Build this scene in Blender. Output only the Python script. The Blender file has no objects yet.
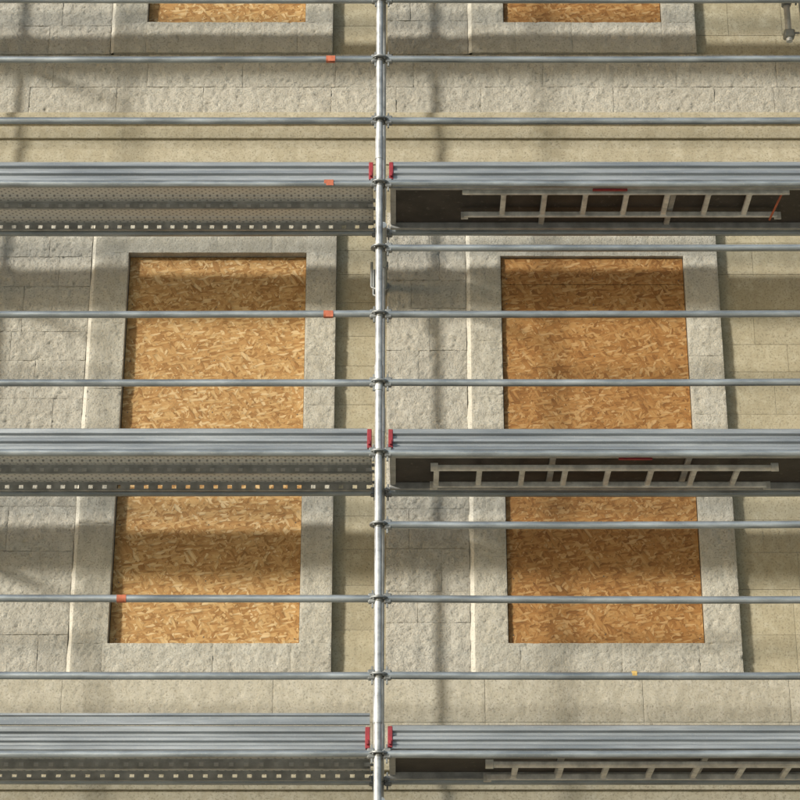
import bpy, math, random
from mathutils import Vector, noise
random.seed(7)
S = bpy.context.scene
COL = S.collection

# ------------------------------------------------------------------ helpers
class MB:
    def __init__(s): s.v=[]; s.f=[]; s.sm=[]; s.mi=[]
    def add(s, vs, fs, smooth=False, mi=0):
        o=len(s.v); s.v+= [tuple(p) for p in vs]
        for f in fs:
            s.f.append(tuple(i+o for i in f)); s.sm.append(smooth); s.mi.append(mi)
    def box(s, x0,x1,y0,y1,z0,z1, mi=0):
        v=[(x0,y0,z0),(x1,y0,z0),(x1,y1,z0),(x0,y1,z0),(x0,y0,z1),(x1,y0,z1),(x1,y1,z1),(x0,y1,z1)]
        s.add(v,[(3,2,1,0),(4,5,6,7),(0,1,5,4),(1,2,6,5),(2,3,7,6),(3,0,4,7)],False,mi)
    def bbox(s, x0,x1,y0,y1,z0,z1,b=0.004,mi=0):
        vs=[];
        X=(x0,x1);Y=(y0,y1);Z=(z0,z1)
        idx={}
        for i in (0,1):
            for j in (0,1):
                for k in (0,1):
                    sx=1 if i==0 else -1; sy=1 if j==0 else -1; sz=1 if k==0 else -1
                    idx[(i,j,k,'x')]=len(vs); vs.append((X[i],Y[j]+sy*b,Z[k]+sz*b))
                    idx[(i,j,k,'y')]=len(vs); vs.append((X[i]+sx*b,Y[j],Z[k]+sz*b))
                    idx[(i,j,k,'z')]=len(vs); vs.append((X[i]+sx*b,Y[j]+sy*b,Z[k]))
        F=[]
        for a in (0,1):
            F.append([idx[(a,j,k,'x')] for j,k in ((0,0),(1,0),(1,1),(0,1))])
            F.append([idx[(j,a,k,'y')] for j,k in ((0,0),(1,0),(1,1),(0,1))])
            F.append([idx[(j,k,a,'z')] for j,k in ((0,0),(1,0),(1,1),(0,1))])
        for a in (0,1):
            for c in (0,1):
                F.append([idx[(a,c,0,'x')],idx[(a,c,1,'x')],idx[(a,c,1,'y')],idx[(a,c,0,'y')]])
                F.append([idx[(a,0,c,'x')],idx[(a,1,c,'x')],idx[(a,1,c,'z')],idx[(a,0,c,'z')]])
                F.append([idx[(0,a,c,'y')],idx[(1,a,c,'y')],idx[(1,a,c,'z')],idx[(0,a,c,'z')]])
        for i in (0,1):
            for j in (0,1):
                for k in (0,1):
                    F.append([idx[(i,j,k,'x')],idx[(i,j,k,'y')],idx[(i,j,k,'z')]])
        s.add(vs,F,False,mi)
    def tube(s,p,q,r,n=14,mi=0,r2=None,sag=0.0,segs=1):
        p=Vector(p);q=Vector(q); d=(q-p).normalized()
        a=d.orthogonal().normalized(); b=d.cross(a)
        if r2 is None: r2=r
        vs=[]
        for t in range(segs+1):
            f=t/segs; c=p.lerp(q,f); c=c+Vector((0,0,-sag*4*f*(1-f))); rr=r+(r2-r)*f
            for i in range(n):
                an=2*math.pi*i/n
                vs.append(c+a*(math.cos(an)*rr)+b*(math.sin(an)*rr))
        fs=[]
        for t in range(segs):
            for i in range(n):
                j=(i+1)%n
                fs.append((t*n+i,t*n+j,(t+1)*n+j,(t+1)*n+i))
        s.add(vs,fs,True,mi)
        s.add(vs[:n],[tuple(range(n-1,-1,-1))],False,mi)
        s.add(vs[-n:],[tuple(range(n))],False,mi)
    def extrude_x(s,prof,x0,x1,mi=0,closed=False):
        n=len(prof)
        vs=[(x0,y,z) for y,z in prof]+[(x1,y,z) for y,z in prof]
        fs=[(i,i+1,n+i+1,n+i) for i in range(n-1)]
        if closed:
            fs.append((n-1,0,n,2*n-1)); fs.append(tuple(range(n-1,-1,-1))); fs.append(tuple(range(n,2*n)))
        s.add(vs,fs,False,mi)
    def slab(s,x0,x1,z0,z1,yf,yb,res=0.02,amp=0.006,edge=0.004,ew=0.012,seed=0.0,mi=0,freq=13.0):
        nx=max(1,int(round((x1-x0)/res))); nz=max(1,int(round((z1-z0)/res)))
        vs=[]
        for k in range(nz+1):
            z=z0+(z1-z0)*k/nz
            for i in range(nx+1):
                x=x0+(x1-x0)*i/nx
                y=yf
                if amp>0:
                    p=Vector((x*freq+seed*3.1,seed*1.7,z*freq))
                    h=noise.fractal(p,.8,2.1,4)
                    h2=noise.noise(Vector((x*34+seed,3.3,z*44)))
                    y-=amp*.8*h+ amp*0.35*h2
                    if h2>0.25: y+=amp*1.8*(h2-0.25)*2
                if edge>0:
                    d=min(x-x0,x1-x,z-z0,z1-z)
                    if d<ew: y+=edge*(1-d/ew)
                vs.append((x,y,z))
        w=nx+1
        fs=[(k*w+i,k*w+i+1,(k+1)*w+i+1,(k+1)*w+i) for k in range(nz) for i in range(nx)]
        s.add(vs,fs,True,mi)
        def strip(ids):
            a=[vs[i] for i in ids]; n=len(a)
            b=[(p[0],yb,p[2]) for p in a]
            s.add(a+b,[(i,i+1,n+i+1,n+i) for i in range(n-1)],False,mi)
        strip(range(0,w)); strip(range(nz*w,nz*w+w))
        strip(range(0,(nz+1)*w,w)); strip(range(nx,(nz+1)*w,w))
    def blocks(s,x0,x1,z0,z1,yf,yb,res,amp,bw,bh,seed=0.0,jit=.003,freq=13.0,edge=.003,back=None,yback=.014,zoff=0.0):
        # coursed ashlar: individual stones with open joints over a mortar bed
        rnd=random.Random(int(seed*100)+int(x0*37)+int(z0*91))
        nr=max(1,int(round((z1-z0)/bh))); hs=[rnd.uniform(.75,1.25) for _ in range(nr)]; t=sum(hs)
        z=z0; g=.0014
        for r in range(nr):
            h=hs[r]/t*(z1-z0); x=x0; first=True
            while x<x1-.001:
                w=rnd.uniform(.6,1.4)*bw
                if first and r%2: w*=.5
                first=False
                if x1-x-w<bw*.35: w=x1-x
                s.slab(x+g,x+w-g,z+g,z+h-g,yf+rnd.uniform(-jit,jit),yb,res,amp,edge,.013,seed+r*2.3+x,0,freq)
                x+=w
            z+=h
        if back is not None:
            back.add([(x0,yf+yback,z0),(x1,yf+yback,z0),(x1,yf+yback,z1),(x0,yf+yback,z1)],[(0,1,2,3)])
    def obj(s,name,mats,parent=None):
        me=bpy.data.meshes.new(name); me.from_pydata(s.v,[],s.f)
        me.polygons.foreach_set('use_smooth',s.sm); me.polygons.foreach_set('material_index',s.mi)
        for m in (mats if isinstance(mats,(list,tuple)) else [mats]): me.materials.append(m)
        me.update()
        o=bpy.data.objects.new(name,me); COL.objects.link(o)
        if parent: o.parent=parent
        return o
def empty(name):
    o=bpy.data.objects.new(name,None); COL.objects.link(o); return o

# ------------------------------------------------------------------ materials
class N:
    def __init__(s,name):
        s.m=bpy.data.materials.new(name); s.m.use_nodes=True; s.t=s.m.node_tree; s.n=s.t.nodes
        s.b=s.n['Principled BSDF']; s.co=s.n.new('ShaderNodeTexCoord').outputs['Object']
    def node(s,ty,**k):
        nd=s.n.new(ty)
        for a,b in k.items(): setattr(nd,a,b)
        return nd
    def L(s,a,b): s.t.links.new(a,b)
    def map(s,scale=(1,1,1),rot=(0,0,0),loc=(0,0,0),src=None):
        m=s.node('ShaderNodeMapping'); m.inputs['Scale'].default_value=scale; m.inputs['Rotation'].default_value=rot; m.inputs['Location'].default_value=loc
        s.L(src or s.co,m.inputs['Vector']); return m.outputs[0]
    def noise(s,scale,detail=4,rough=.55,vec=None,dist=0):
        t=s.node('ShaderNodeTexNoise'); t.inputs['Scale'].default_value=scale; t.inputs['Detail'].default_value=detail
        t.inputs['Roughness'].default_value=rough; t.inputs['Distortion'].default_value=dist
        s.L(vec or s.co,t.inputs['Vector']); return t.outputs['Fac']
    def ramp(s,fac,stops):
        r=s.node('ShaderNodeValToRGB'); e=r.color_ramp.elements
        while len(e)<len(stops): e.new(.5)
        for el,(p,c) in zip(e,stops): el.position=p; el.color=(c,c,c,1) if isinstance(c,(int,float)) else (*c,1)
        s.L(fac,r.inputs[0]); return r.outputs[0]
    def mix(s,f,a,b,mode='MIX'):
        m=s.node('ShaderNodeMix',data_type='RGBA',blend_type=mode)
        for sock,v in ((m.inputs[0],f),(m.inputs[6],a),(m.inputs[7],b)):
            if isinstance(v,(int,float)): sock.default_value=v
            elif isinstance(v,tuple): sock.default_value=(*v,1)
            else: s.L(v,sock)
        return m.outputs[2]
    def math(s,op,a,b=0.0):
        m=s.node('ShaderNodeMath',operation=op)
        for sock,v in ((m.inputs[0],a),(m.inputs[1],b)):
            if isinstance(v,(int,float)): sock.default_value=v
            else: s.L(v,sock)
        return m.outputs[0]
    def bump(s,h,dist,strength=1.0,prev=None):
        b=s.node('ShaderNodeBump'); b.inputs['Distance'].default_value=dist; b.inputs['Strength'].default_value=strength
        s.L(h,b.inputs['Height'])
        if prev: s.L(prev,b.inputs['Normal'])
        s.L(b.outputs[0],s.b.inputs['Normal']); return b.outputs[0]

def xz(n):
    sp=n.node('ShaderNodeSeparateXYZ'); n.L(n.co,sp.inputs[0])
    cb=n.node('ShaderNodeCombineXYZ'); n.L(sp.outputs[0],cb.inputs[0]); n.L(sp.outputs[2],cb.inputs[1])
    return cb.outputs[0]

def stone(name,base,dark,light,bumpd=0.006,island=(.88,1.06)):
    n=N(name)
    big=n.noise(1.6,5,.62); mid=n.noise(13,6,.68); fine=n.noise(75,4,.7)
    c=n.mix(n.ramp(big,[(.35,0),(.65,1)]),dark,base)
    c=n.mix(n.ramp(mid,[(.45,0),(.72,1)]),c,light)
    c=n.mix(n.ramp(fine,[(.34,1),(.48,0)]),c,tuple(x*.68 for x in dark))
    st=n.noise(3,4,.6,vec=n.map((5,1,.35)))
    c=n.mix(n.ramp(st,[(.5,0),(.8,.4)]),c,tuple(x*.72 for x in dark))
    if island:
        ge=n.node('ShaderNodeNewGeometry')
        c=n.mix(1.0,c,n.ramp(ge.outputs['Random Per Island'],[(0,island[0]),(1,island[1])]),'MULTIPLY')
    h=n.math('ADD',n.math('MULTIPLY',mid,.8),n.math('MULTIPLY',fine,.6))
    n.L(c,n.b.inputs['Base Color']); n.b.inputs['Roughness'].default_value=.92
    n.b.inputs['Specular IOR Level'].default_value=.2
    n.bump(h,bumpd,.9)
    return n.m
M_rough = stone('rough_limestone',(.525,.495,.415),(.45,.42,.345),(.60,.575,.49),.018,(.90,1.04))
M_surr  = stone('surround_limestone',(.51,.48,.395),(.44,.41,.33),(.58,.555,.47),.014,(.94,1.03))
M_tan   = stone('smooth_tan_shade_limestone',(.43,.38,.26),(.37,.325,.215),(.49,.445,.32),.004,(.90,1.04))  # tan stone; its darker tone also paints in the surrounds' cast shadow
M_mould = stone('moulding_limestone',(.45,.40,.285),(.39,.345,.235),(.52,.475,.355),.004,None)
M_plast = stone('fresh_mortar',(.60,.57,.485),(.54,.51,.42),(.66,.63,.54),.003,None)
M_bed   = stone('joint_mortar',(.42,.39,.32),(.33,.31,.25),(.50,.47,.39),.002,None)
M_lower = stone('dressed_limestone',(.48,.445,.35),(.42,.385,.295),(.55,.515,.42),.006,(.94,1.03))

def osb(name,tint,off):
    n=N(name)
    base=xz(n)
    wn=n.node('ShaderNodeTexNoise'); wn.inputs['Scale'].default_value=18; wn.inputs['Detail'].default_value=3; n.L(base,wn.inputs['Vector'])
    wv=n.node('ShaderNodeVectorMath',operation='MULTIPLY_ADD'); n.L(wn.outputs['Color'],wv.inputs[0]); wv.inputs[1].default_value=(.018,.018,0); n.L(base,wv.inputs[2])
    src=wv.outputs[0]
    pal=[(0,(.18,.085,.025)),(.13,(.30,.150,.045)),(.42,(.44,.245,.085)),(.75,(.53,.335,.135)),(1,(.68,.51,.28))]
    c=None;h=None
    angs=[0.2,1.35,-.5,.75,2.3,-1.1,1.0,-.15]
    for i,a in enumerate(angs):
        sc=(14+4*(i%3),54+14*(i%2),1)
        vo=n.node('ShaderNodeTexVoronoi',voronoi_dimensions='2D'); vo.inputs['Scale'].default_value=1
        m1=n.map((1,1,1),(0,0,a),(off+i*3.7,i*1.3,0),src); n.L(n.map(sc,src=m1),vo.inputs['Vector'])
        sp=n.node('ShaderNodeSeparateColor'); n.L(vo.outputs['Color'],sp.inputs[0])
        grain=n.noise(1,2,.6,vec=n.map((sc[0]*1.2,sc[1]*8,1),src=m1))
        tone=n.math('ADD',n.math('MULTIPLY',sp.outputs[1],.80),n.math('MULTIPLY',grain,.26))
        col=n.ramp(tone,pal)
        ed=n.ramp(vo.outputs['Distance'],[(.4,1),(.8,.70)])
        col=n.mix(1.0,col,ed,'MULTIPLY')
        if c is None: c=col; h=sp.outputs[2]
        else:
            cov=n.math('GREATER_THAN',sp.outputs[0],.62)
            c=n.mix(cov,c,col); h=n.mix(cov,h,sp.outputs[2])
    big=n.ramp(n.noise(2.2,4,.6),[(.3,.93),(.7,1.03)])
    c=n.mix(1.0,c,big,'MULTIPLY'); c=n.mix(1.0,c,tint,'MULTIPLY')
    n.L(c,n.b.inputs['Base Color']); n.b.inputs['Roughness'].default_value=.6
    n.b.inputs['Specular IOR Level'].default_value=.3
    n.bump(h,.0012,.8)
    return n.m
M_osb1=osb('osb_board_light',(1.0,1.0,1.0),0)
M_osb2=osb('osb_board_darker',(.76,.66,.55),11)  # same flake pattern multiplied by a darker, redder tint

def galv(name,base,rough=.45,metal=.55,splash=.35,st=(1,1,1)):
    n=N(name)
    a=n.noise(12,4,.6,vec=n.map(st)); b=n.noise(90,3,.6); l=n.noise(3,4,.6,vec=n.map((.6,8,8)))
    c=n.mix(n.ramp(a,[(.35,0),(.7,1)]),tuple(x*.72 for x in base),tuple(min(1,x*1.22) for x in base))
    c=n.mix(n.ramp(b,[(.60,0),(.70,splash)]),c,(.66,.63,.56))
    c=n.mix(n.ramp(l,[(.55,0),(.72,.5)]),c,tuple(x*.45 for x in base))
    n.L(c,n.b.inputs['Base Color']); n.b.inputs['Metallic'].default_value=metal
    n.L(n.ramp(a,[(.3,rough-.12),(.7,rough+.15)]),n.b.inputs['Roughness'])
    n.bump(n.noise(60,3,.6),.0008,.6)
    return n.m
M_tube=galv('galvanised_steel_tube',(.38,.415,.42),.40,.6,.4,(.25,1,1))
M_std=galv('galvanised_standard',(.50,.51,.50),.48,.4,.5)
M_toe=galv('toe_board_steel',(.34,.365,.375),.42,.5,.25,(.08,1,1))
M_cast=galv('cast_coupler_steel',(.27,.28,.27),.55,.5,.3)
M_alu=galv('aluminium',(.76,.74,.66),.5,.05,.2)
M_alud=galv('aluminium_frame',(.46,.46,.43),.5,.2,.2)

n=N('perforated_steel_plank')
sp=n.node('ShaderNodeSeparateXYZ'); n.L(n.co,sp.inputs[0])
sx=n.math('SINE',n.math('MULTIPLY',sp.outputs[0],2*math.pi/.052)); sy=n.math('SINE',n.math('MULTIPLY',sp.outputs[1],2*math.pi/.050))
pr=n.math('MULTIPLY',sx,sy)
c=n.mix(n.ramp(n.noise(7,4,.6),[(.3,0),(.7,1)]),(.68,.67,.61),(.78,.76,.69))
c=n.mix(n.ramp(pr,[(.50,0),(.7,.8)]),c,(.20,.20,.18))
c=n.mix(n.ramp(n.noise(30,4,.6),[(.6,0),(.75,.7)]),c,(.80,.76,.66))
n.L(c,n.b.inputs['Base Color']); n.b.inputs['Metallic'].default_value=.0; n.b.inputs['Roughness'].default_value=.55
n.bump(pr,.002,.7); M_plank=n.m

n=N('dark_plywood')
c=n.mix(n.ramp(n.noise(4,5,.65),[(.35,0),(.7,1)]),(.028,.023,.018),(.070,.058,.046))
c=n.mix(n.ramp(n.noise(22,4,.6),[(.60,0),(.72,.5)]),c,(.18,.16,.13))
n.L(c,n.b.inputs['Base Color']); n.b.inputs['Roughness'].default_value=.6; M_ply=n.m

def plain(name,col,rough=.6):
    n=N(name); c=n.mix(n.ramp(n.noise(25,4,.6),[(.35,0),(.7,1)]),tuple(x*.65 for x in col),col)
    n.L(c,n.b.inputs['Base Color']); n.b.inputs['Roughness'].default_value=rough; return n.m
M_red=plain('red_plastic',(.36,.035,.045),.5)
M_orange=plain('orange_tape',(.62,.18,.09),.7)
M_yel=plain('yellow_tape',(.66,.45,.14),.7)
M_screw=plain('screw_head',(.10,.08,.06),.4)
n=N('ground_paving')
br=n.node('ShaderNodeTexBrick'); br.inputs['Scale'].default_value=1; br.inputs['Brick Width'].default_value=.6; br.inputs['Row Height'].default_value=.4; br.inputs['Mortar Size'].default_value=.006
br.inputs['Color1'].default_value=(.45,.42,.35,1); br.inputs['Color2'].default_value=(.42,.39,.32,1); br.inputs['Mortar'].default_value=(.2,.19,.16,1)
n.L(n.co,br.inputs['Vector']); c=n.mix(n.ramp(n.noise(.8,6,.65),[(.3,0),(.75,.6)]),br.outputs['Color'],(.45,.42,.34))
n.L(c,n.b.inputs['Base Color']); n.b.inputs['Roughness'].default_value=.9; M_ground=n.m

# ------------------------------------------------------------------ ground
g=MB(); g.add([(-300,-300,0),(300,-300,0),(300,300,0),(-300,300,0)],[(0,1,2,3)]); g.obj('ground',M_ground)

# ------------------------------------------------------------------ building
B=empty('stone_building')
CENT=[-9.543,-6.793,-4.043,-1.293,1.457,4.207,6.957,9.707]
XL,XR=-11.3,11.3
rough=MB(); tan=MB(); surr=MB(); mould=MB(); plast=MB(); lower=MB(); screws=MB(); bed=MB()
boards={0:MB(),1:MB()}
YB=1.5
def seen(x0,x1,z0,z1): return x1>-3.6 and x0<3.6 and z1>4.3 and z0<11.2
def R(x0,x1,z0,z1,fine=.011): return fine if seen(x0,x1,z0,z1) else .09
storeys=[(.67,.874,3.84,4.20,4.97),(5.64,5.844,8.825,9.17,9.94),(10.545,10.816,13.70,14.0,14.75)]
for si,(sb,wb,wh,lt,led) in enumerate(storeys):
    nxt = storeys[si+1][0] if si<2 else 15.4
    for ci,c in enumerate(CENT):
        right = (ci%2==0)
        hw=.66 if si<2 else .612
        x0=c-hw;x1=c+hw
        if ci==3 and si==1: x0,x1=-1.946,-.639
        if ci==4 and si==1: x0,x1=.785,2.129
        head = wh if not right else wh-.028
        if ci==4: sl,sr=.560,2.375
        elif ci==3: sl,sr=-2.19,-.42
        else: sl,sr=c-.9,c+.9
        if si==2: sl+=.04; sr-=.05
        seed=ci*5.1+si*17.3
        cuts=[sl,x0+random.uniform(-.05,.1),c+random.uniform(-.1,.1),x1+random.uniform(-.1,.05),sr]
        for a,b in zip(cuts,cuts[1:]):
            surr.slab(a+.0005,b-.0005,sb,wb,1.05+random.uniform(-.002,.002),YB,R(a,b,sb,wb),.007,.003,.012,seed+a)
        for a,b in ((sl,x0),(x1,sr)):
            z=wb
            while z<head-.01:
                h=random.uniform(.38,.65)
                if head-z-h<.25: h=head-z
                surr.slab(a,b,z+.0005,z+h-.0005,1.05+random.uniform(-.002,.002),YB,R(a,b,z,z+h),.007,.003,.012,seed+z)
                z+=h
        cuts=[sl,x0+.25,c,x1-.25,sr]
        for a,b in zip(cuts,cuts[1:]):
            surr.slab(a,b,head,lt,1.05,YB,R(a,b,head,lt,.03),.005,.004,.014,seed+a)
        fl=sl-.042
        nz=60 if seen(fl,sl,sb,lt) else 8
        vs=[];
        for k in range(nz+1):
            z=sb+(lt-sb)*k/nz
            w=.010*noise.noise(Vector((z*5,ci,si)))+.005*noise.noise(Vector((z*19,ci,si)))
            vs+=[(fl+w,1.110,z),(fl+.02+w,1.070+w*.3,z),(sl,1.0565,z)]
        plast.add(vs,[(k*3+i,k*3+i+1,k*3+4+i,k*3+3+i) for k in range(nz) for i in (0,1)],True)
        rs=c-1.49
        if ci==3: rs=-3.35
        if ci==4: rs=-.05
        if ci==5: rs=3.3
        rough.blocks(rs,fl+.012,sb,lt,1.075,YB,R(rs,fl,sb,lt),.0085,.50,.29,seed,.002,edge=.002,back=bed,yback=.010)
        if ci+1<len(CENT):
            ns={2:-3.35,3:-.05,4:3.3}.get(ci,CENT[ci+1]-1.49)
        else: ns=XR
        tan.blocks(sr,ns,sb,lt,1.13,YB,R(sr,ns,sb,lt,.03),.0012,.55,.28,seed,.001,6,.0012,bed,.005)  # strip right of the surround, its shadow partly put into the tan colour
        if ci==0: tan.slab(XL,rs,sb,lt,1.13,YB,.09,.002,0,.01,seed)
        bd=boards[1 if right else 0]
        yb=1.085 if right else 1.125
        sz=head-.22
        parts=[(wb+.003,sz-.0015),(sz+.0015,head-.004)] if right else [(wb+.003,head-.004)]
        for pz0,pz1 in parts:
            bd.bbox(x0+.005,x1-.005,yb,yb+.018,pz0,pz1,.001)
            zz=pz0+.05
            while zz<pz1:
                for xx in (x0+.04,x1-.04,c):
                    xr=xx+random.uniform(-.008,.008); zr=zz+random.uniform(-.02,.02)
                    screws.tube((xr,yb-.0012,zr),(xr,yb+.002,zr),.005,8)
                zz+=.42
    segs=[(XL,-3.6),(-3.6,3.6),(3.6,XR)]
    for a,b in segs:
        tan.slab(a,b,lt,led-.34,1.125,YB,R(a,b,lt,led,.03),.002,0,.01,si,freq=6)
        mould.slab(a,b,led-.34,led-.21,1.11,YB,R(a,b,lt,led,.03),.002,.004,.03,si+2,freq=6)
        mould.slab(a,b,led-.21,led-.12,1.125,YB,R(a,b,lt,led,.03),.002,.0,.03,si+4,freq=6)
        mould.slab(a,b,led-.12,led,1.095,YB,R(a,b,lt,led,.03),.002,.006,.04,si+5,freq=6)
        mould.slab(a,b,led,led+.075,1.045,YB,R(a,b,lt,led,.02),.004,.008,.02,si+6)
        if si==0:
            lower.blocks(a,b,led+.075,nxt,1.09,YB,R(a,b,4.5,nxt),.0035,1.1,.30,si+7,.0012,13,.0015,bed,.006)
        else:
            rough.blocks(a,b,led+.075,nxt,1.080,YB,R(a,b,led,nxt),.0085,.75,.27,si+7,.002,edge=.002,back=bed,yback=.010)
lower.slab(XL,XR,0,.67,1.05,YB,.1,.004,0,.01,3)
mould.slab(XL,XR,15.4,15.6,.9,YB,.1,.003,.006,.03,9)
mould.slab(XL,XR,15.6,15.85,.75,YB,.1,.003,.006,.03,10)
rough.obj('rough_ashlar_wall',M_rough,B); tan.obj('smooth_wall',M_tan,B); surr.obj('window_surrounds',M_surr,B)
mould.obj('string_courses_and_cornice',M_mould,B); plast.obj('mortar_fillets',M_plast,B); lower.obj('dressed_wall',M_lower,B); bed.obj('mortar_joints',M_bed,B)
boards[0].obj('osb_window_boards',M_osb1,B); boards[1].obj('osb_window_boards_darker',M_osb2,B); screws.obj('board_screws',M_screw,B)
core=MB(); core.box(XL,XR,YB+.003,12,0,15.8); core.obj('building_core',M_mould,B)

# ------------------------------------------------------------------ scaffold
SC=empty('scaffolding')
X0=-.08; BAY=3.17; W=.73; RT=.0242
SX=[X0+k*BAY for k in range(-3,4)]
LIFTS=[2.82,4.82,6.82,8.82,10.82,12.82]
std=MB(); rails=MB(); coup=MB(); toe=MB(); caps=MB(); planks=MB(); pside=MB(); hatch=MB(); hframe=MB(); tape=MB(); red=MB(); yel=MB()
def head(x,y,z,d):
    coup.bbox(min(x+d*.026,x+d*.075),max(x+d*.026,x+d*.075),y-.021,y+.021,z-.032,z+.032,.007)
    coup.bbox(min(x+d*.040,x+d*.052),max(x+d*.040,x+d*.052),y-.012,y+.006,z-.062,z+.055,.002)
def rosette(x,y,z):
    coup.tube((x,y,z-.005),(x,y,z+.005),.061,16)
    for k in range(4):
        a=math.pi/4+k*math.pi/2
        coup.tube((x+.045*math.cos(a),y+.045*math.sin(a),z-.012),(x+.045*math.cos(a),y+.045*math.sin(a),z+.012),.008,6)
    coup.tube((x,y,z-.02),(x,y,z+.02),.031,14)
def rail(xa,xb,y,z,m=rails,tilt=0):
    m.tube((xa+.05,y,z+random.uniform(-.006,.006)),(xb-.05,y,z+tilt+random.uniform(-.006,.006)),RT,16,sag=random.uniform(0,.007),segs=6)
    head(xa,y,z,1); head(xb,y,z,-1)
for xi,x in enumerate(SX):
    for y in (0,W):
        std.tube((x-.004 if y==0 else x,y,.06),(x+ (-.022 if y==0 else 0),y,14.3),RT+.0008,18)
        for zj in (3.1,5.1,7.35,9.1,11.1,13.1):
            std.tube((x-.004-.0013*zj if y==0 else x,y,zj-.09),(x-.004-.0013*zj if y==0 else x,y,zj+.09),RT+.0045,18)
        std.bbox(x-.075,x+.075,y-.075,y+.075,.001,.009,.001)
        std.tube((x-.004 if y==0 else x,y,.009),(x-.004 if y==0 else x,y,.07),.017,12)
        z=.32
        while z<14:
            if y==0 or abs(((z-.82)/2)-round((z-.82)/2))<.01: rosette(x-(.0013*z if y==0 else 0),y,z)
            z+=.5
    for z in LIFTS+[.82]:
        rails.tube((x,.05,z),(x,W-.05,z),RT,14)
        for yy,d in ((0,1),(W,-1)):
            coup.bbox(x-.021,x+.021,min(yy+d*.026,yy+d*.075),max(yy+d*.026,yy+d*.075),z-.032,z+.032,.006)
    ties=LIFTS[1::2] if xi!=2 else LIFTS
    for z in ties:
        rails.tube((x+.012,.10,z-.27),(x+.012,1.12,z-.27),RT,12)
        coup.bbox(x-.03,x+.045,W-.03,W+.03,z-.295,z-.245,.006)
        coup.tube((x+.012,1.05,z-.27),(x+.012,1.12,z-.27),.04,12)
for bi in range(len(SX)-1):
    xa,xb=SX[bi],SX[bi+1]
    isR=(bi==3); isL=(bi==2)
    rail(xa,xb,0,.32); rail(xa,xb,W,.32)
    for li,z in enumerate(LIFTS):
        rail(xa,xb,0,z); rail(xa,xb,W,z)
        rail(xa,xb,0,z+.5); rail(xa,xb,0,z+1.0)
        if isR or z>10.5 or (isL and abs(z-8.82)<.01) or (not isL and bi%2==1): rail(xa,xb,0,z+1.5 if z<12 else z+1.45)
        t0=z+.028
        prof=[(.034,0),(.022,.004),(.022,.024),(.044,.036),(.044,.052),(.024,.062),(.024,.080),(.044,.092),(.044,.108),(.022,.118),(.020,.146),(.036,.156),(.056,.156),(.056,0)]
        jit=random.uniform(-.006,.006)
        toe.extrude_x([(y,t0+q+jit) for y,q in prof],xa+.075,xb-.085,0,True)
        for cx in (xa+.052,xb-.088):
            caps.bbox(cx,cx+.030,.018,.060,t0+.01+jit,t0+.146+jit,.003)
            caps.bbox(cx+.008,cx+.024,-.008,.018,t0+.03,t0+.06,.003)
        if not isR:
            for py in (.052,.372):
                zt=z+.052
                prof=[(0,-.045),(0,0),(.06,0),(.068,-.010),(.092,-.010),(.10,0),(.205,0),(.213,-.010),(.237,-.010),(.245,0),(.305,0)]
                planks.extrude_x([(py+a,zt+b) for a,b in prof],xa+.06,xb-.06)
                pside.box(xa+.06,xb-.06,py+.0,py+.016,zt-.049,zt-.045)
                pside.box(xa+.06,xb-.06,py+.289,py+.305,zt-.066,zt-.062)
                yf=py+.305
                pside.box(xa+.06,xb-.06,yf,yf+.002,zt-.020,zt)
                pside.box(xa+.06,xb-.06,yf,yf+.002,zt-.062,zt-.046)
                xx=xa+.06
                while xx<xb-.12:
                    pside.box(xx,xx+.065,yf,yf+.002,zt-.0459,zt-.0201); xx+=.095
                for ex in (xa+.06,xb-.062):
                    pside.box(ex,ex+.002,py,py+.305,zt-.07,zt)
                for ex,d in ((xa+.06,-1),(xb-.06,1)):
                    for hy in (.05,.25):
                        pside.box(min(ex,ex+d*.05),max(ex,ex+d*.05),py+hy-.02,py+hy+.02,z+.026,z+.034)
        else:
            zt=z+.05
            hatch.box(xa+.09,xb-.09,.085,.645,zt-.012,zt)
            for py in (.052,.646):
                hframe.bbox(xa+.06,xb-.06,py,py+.032,zt-.058,zt+.004,.003)
            for cx in (xa+.06,xb-.10,xa+1.12,xa+2.02):
                hframe.bbox(cx,cx+.04,.085,.645,zt-.032,zt-.0125,.003)
for x,z in [(-.44,9.82),(-.44,8.82),(-.43,7.82)]:
    tape.tube((x-.035,0,z),(x+.028,0,z),RT+.0022,14); tape.bbox(x-.02,x+.03,-.028,-.0262,z-.030,z+.012,.0005)
tape.tube((-1.75,0,5.82),(-1.69,0,5.82),RT+.0022,14)
tape.tube((2.70,.12,8.80),(2.66,.42,8.76),.008,8); 
red.bbox(1.38,1.62,.030,.051,8.785,8.797,.001); red.bbox(1.48,1.70,.030,.051,6.785,6.797,.001)
yel.tube((1.5,0,5.32),(1.53,0,5.32),RT+.002,14)
z=4.82
toe.extrude_x([(.058+y*.6,z+.20+q*.55) for y,q in [(0,0),(0,.05),(.022,.055),(.022,.1),(0,.105),(0,.13),(.04,.13),(.04,0)]],SX[2]+.02,SX[3]-.06,0,True)
for dz,dx in ((-.44,-.075),(-.50,-.06)):
    coup.tube((X0+dx,W,8.82+dz+.2),(X0+dx,W,8.82+dz),.010,8); 
    coup.tube((X0+dx,W,8.82+dz),(X0+dx+.05,W-.02,8.82+dz-.03),.010,8)
std.tube((2.985,W+.055,10.90),(2.985,W+.055,10.47),RT,14)
coup.bbox(2.95,3.02,W-.035,W+.09,10.785,10.855,.01); coup.bbox(2.945,3.025,W+.01,W+.095,10.50,10.56,.01)
coup.tube((2.94,W+.03,10.53),(3.06,W+.03,10.53),.009,8)
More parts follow.
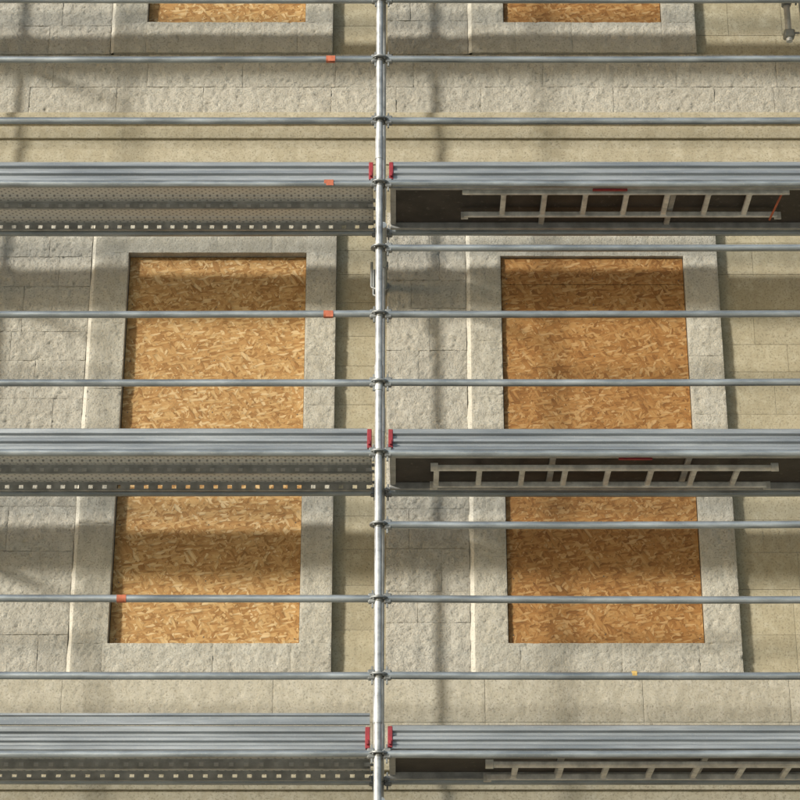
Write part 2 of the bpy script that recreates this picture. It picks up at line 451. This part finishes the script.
for m,nm,mt in ((std,'standards',M_std),(rails,'guardrails_and_ledgers',M_tube),(coup,'couplers',M_cast),(toe,'toe_boards',M_toe),(caps,'toe_board_end_caps',M_red),
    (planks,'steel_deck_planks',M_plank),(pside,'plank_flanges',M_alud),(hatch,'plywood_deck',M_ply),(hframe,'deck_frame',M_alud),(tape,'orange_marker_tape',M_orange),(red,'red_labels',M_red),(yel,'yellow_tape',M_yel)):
    m.obj(nm,mt,SC)

# ------------------------------------------------------------------ ladders stowed under the hatch decks
def ladder(x0,x1,y0,w,z,roff):
    l=MB()
    for y in (y0,y0+w):
        l.bbox(x0,x1,y-.011,y+.011,z-.020,z+.020,.004)
    x=x0+roff
    while x<x1-.03:
        l.bbox(x-.018,x+.018,y0+.0112,y0+w-.0112,z-.014,z+.014,.005)
        for y,d in ((y0,1),(y0+w,-1)):
            l.bbox(x-.024,x+.024,min(y+d*.0112,y+d*.02),max(y+d*.0112,y+d*.02),z-.018,z+.018,.004)
        x+=.285
    for xx in (x0-.02,x1-.02):
        l.bbox(xx,xx+.05,y0-.018,y0-.0115,z-.03,z+.03,.002); l.bbox(xx,xx+.05,y0+w+.0115,y0+w+.018,z-.03,z+.03,.002)
    o=l.obj('ladder',M_alu); return o
ladder(.50,2.72,.105,.33,8.82-.010,.27)
ladder(.27,2.52,.20,.31,6.82-.030,.02)
ladder(.60,2.84,.16,.33,4.82-.030,.17)
ladder(.50,2.72,.105,.33,10.82-.010,.27)

# ------------------------------------------------------------------ camera, light
ZC=1.6
cam=bpy.data.cameras.new('camera'); co=bpy.data.objects.new('camera',cam); COL.objects.link(co)
cam.sensor_width=36; cam.lens=2150/800*36; cam.clip_end=2000; cam.clip_start=.1
co.location=(.048,-13.05,ZC); co.rotation_euler=(math.radians(90+23.2),0,0)
S.camera=co
d=Vector((1.15,1.0,-.43)).normalized()
sun=bpy.data.lights.new('sun','SUN'); so=bpy.data.objects.new('sun',sun); COL.objects.link(so)
sun.energy=4.0; sun.angle=math.radians(5.5); sun.color=(1,.965,.90)
so.rotation_euler=d.to_track_quat('-Z','Y').to_euler(); so.location=(-20,-20,20)
w=bpy.data.worlds.new('World'); S.world=w; w.use_nodes=True
nt=w.node_tree; sk=nt.nodes.new('ShaderNodeTexSky'); sk.sky_type='NISHITA'; sk.sun_disc=False
sk.sun_elevation=math.asin(-d.z); sk.sun_rotation=math.atan2(-d.x,-d.y)%(2*math.pi)
bg=nt.nodes['Background']; bg.inputs['Strength'].default_value=.15
nt.links.new(sk.outputs[0],bg.inputs['Color'])
S.view_settings.view_transform='Standard'; S.view_settings.look='None'; S.view_settings.exposure=0
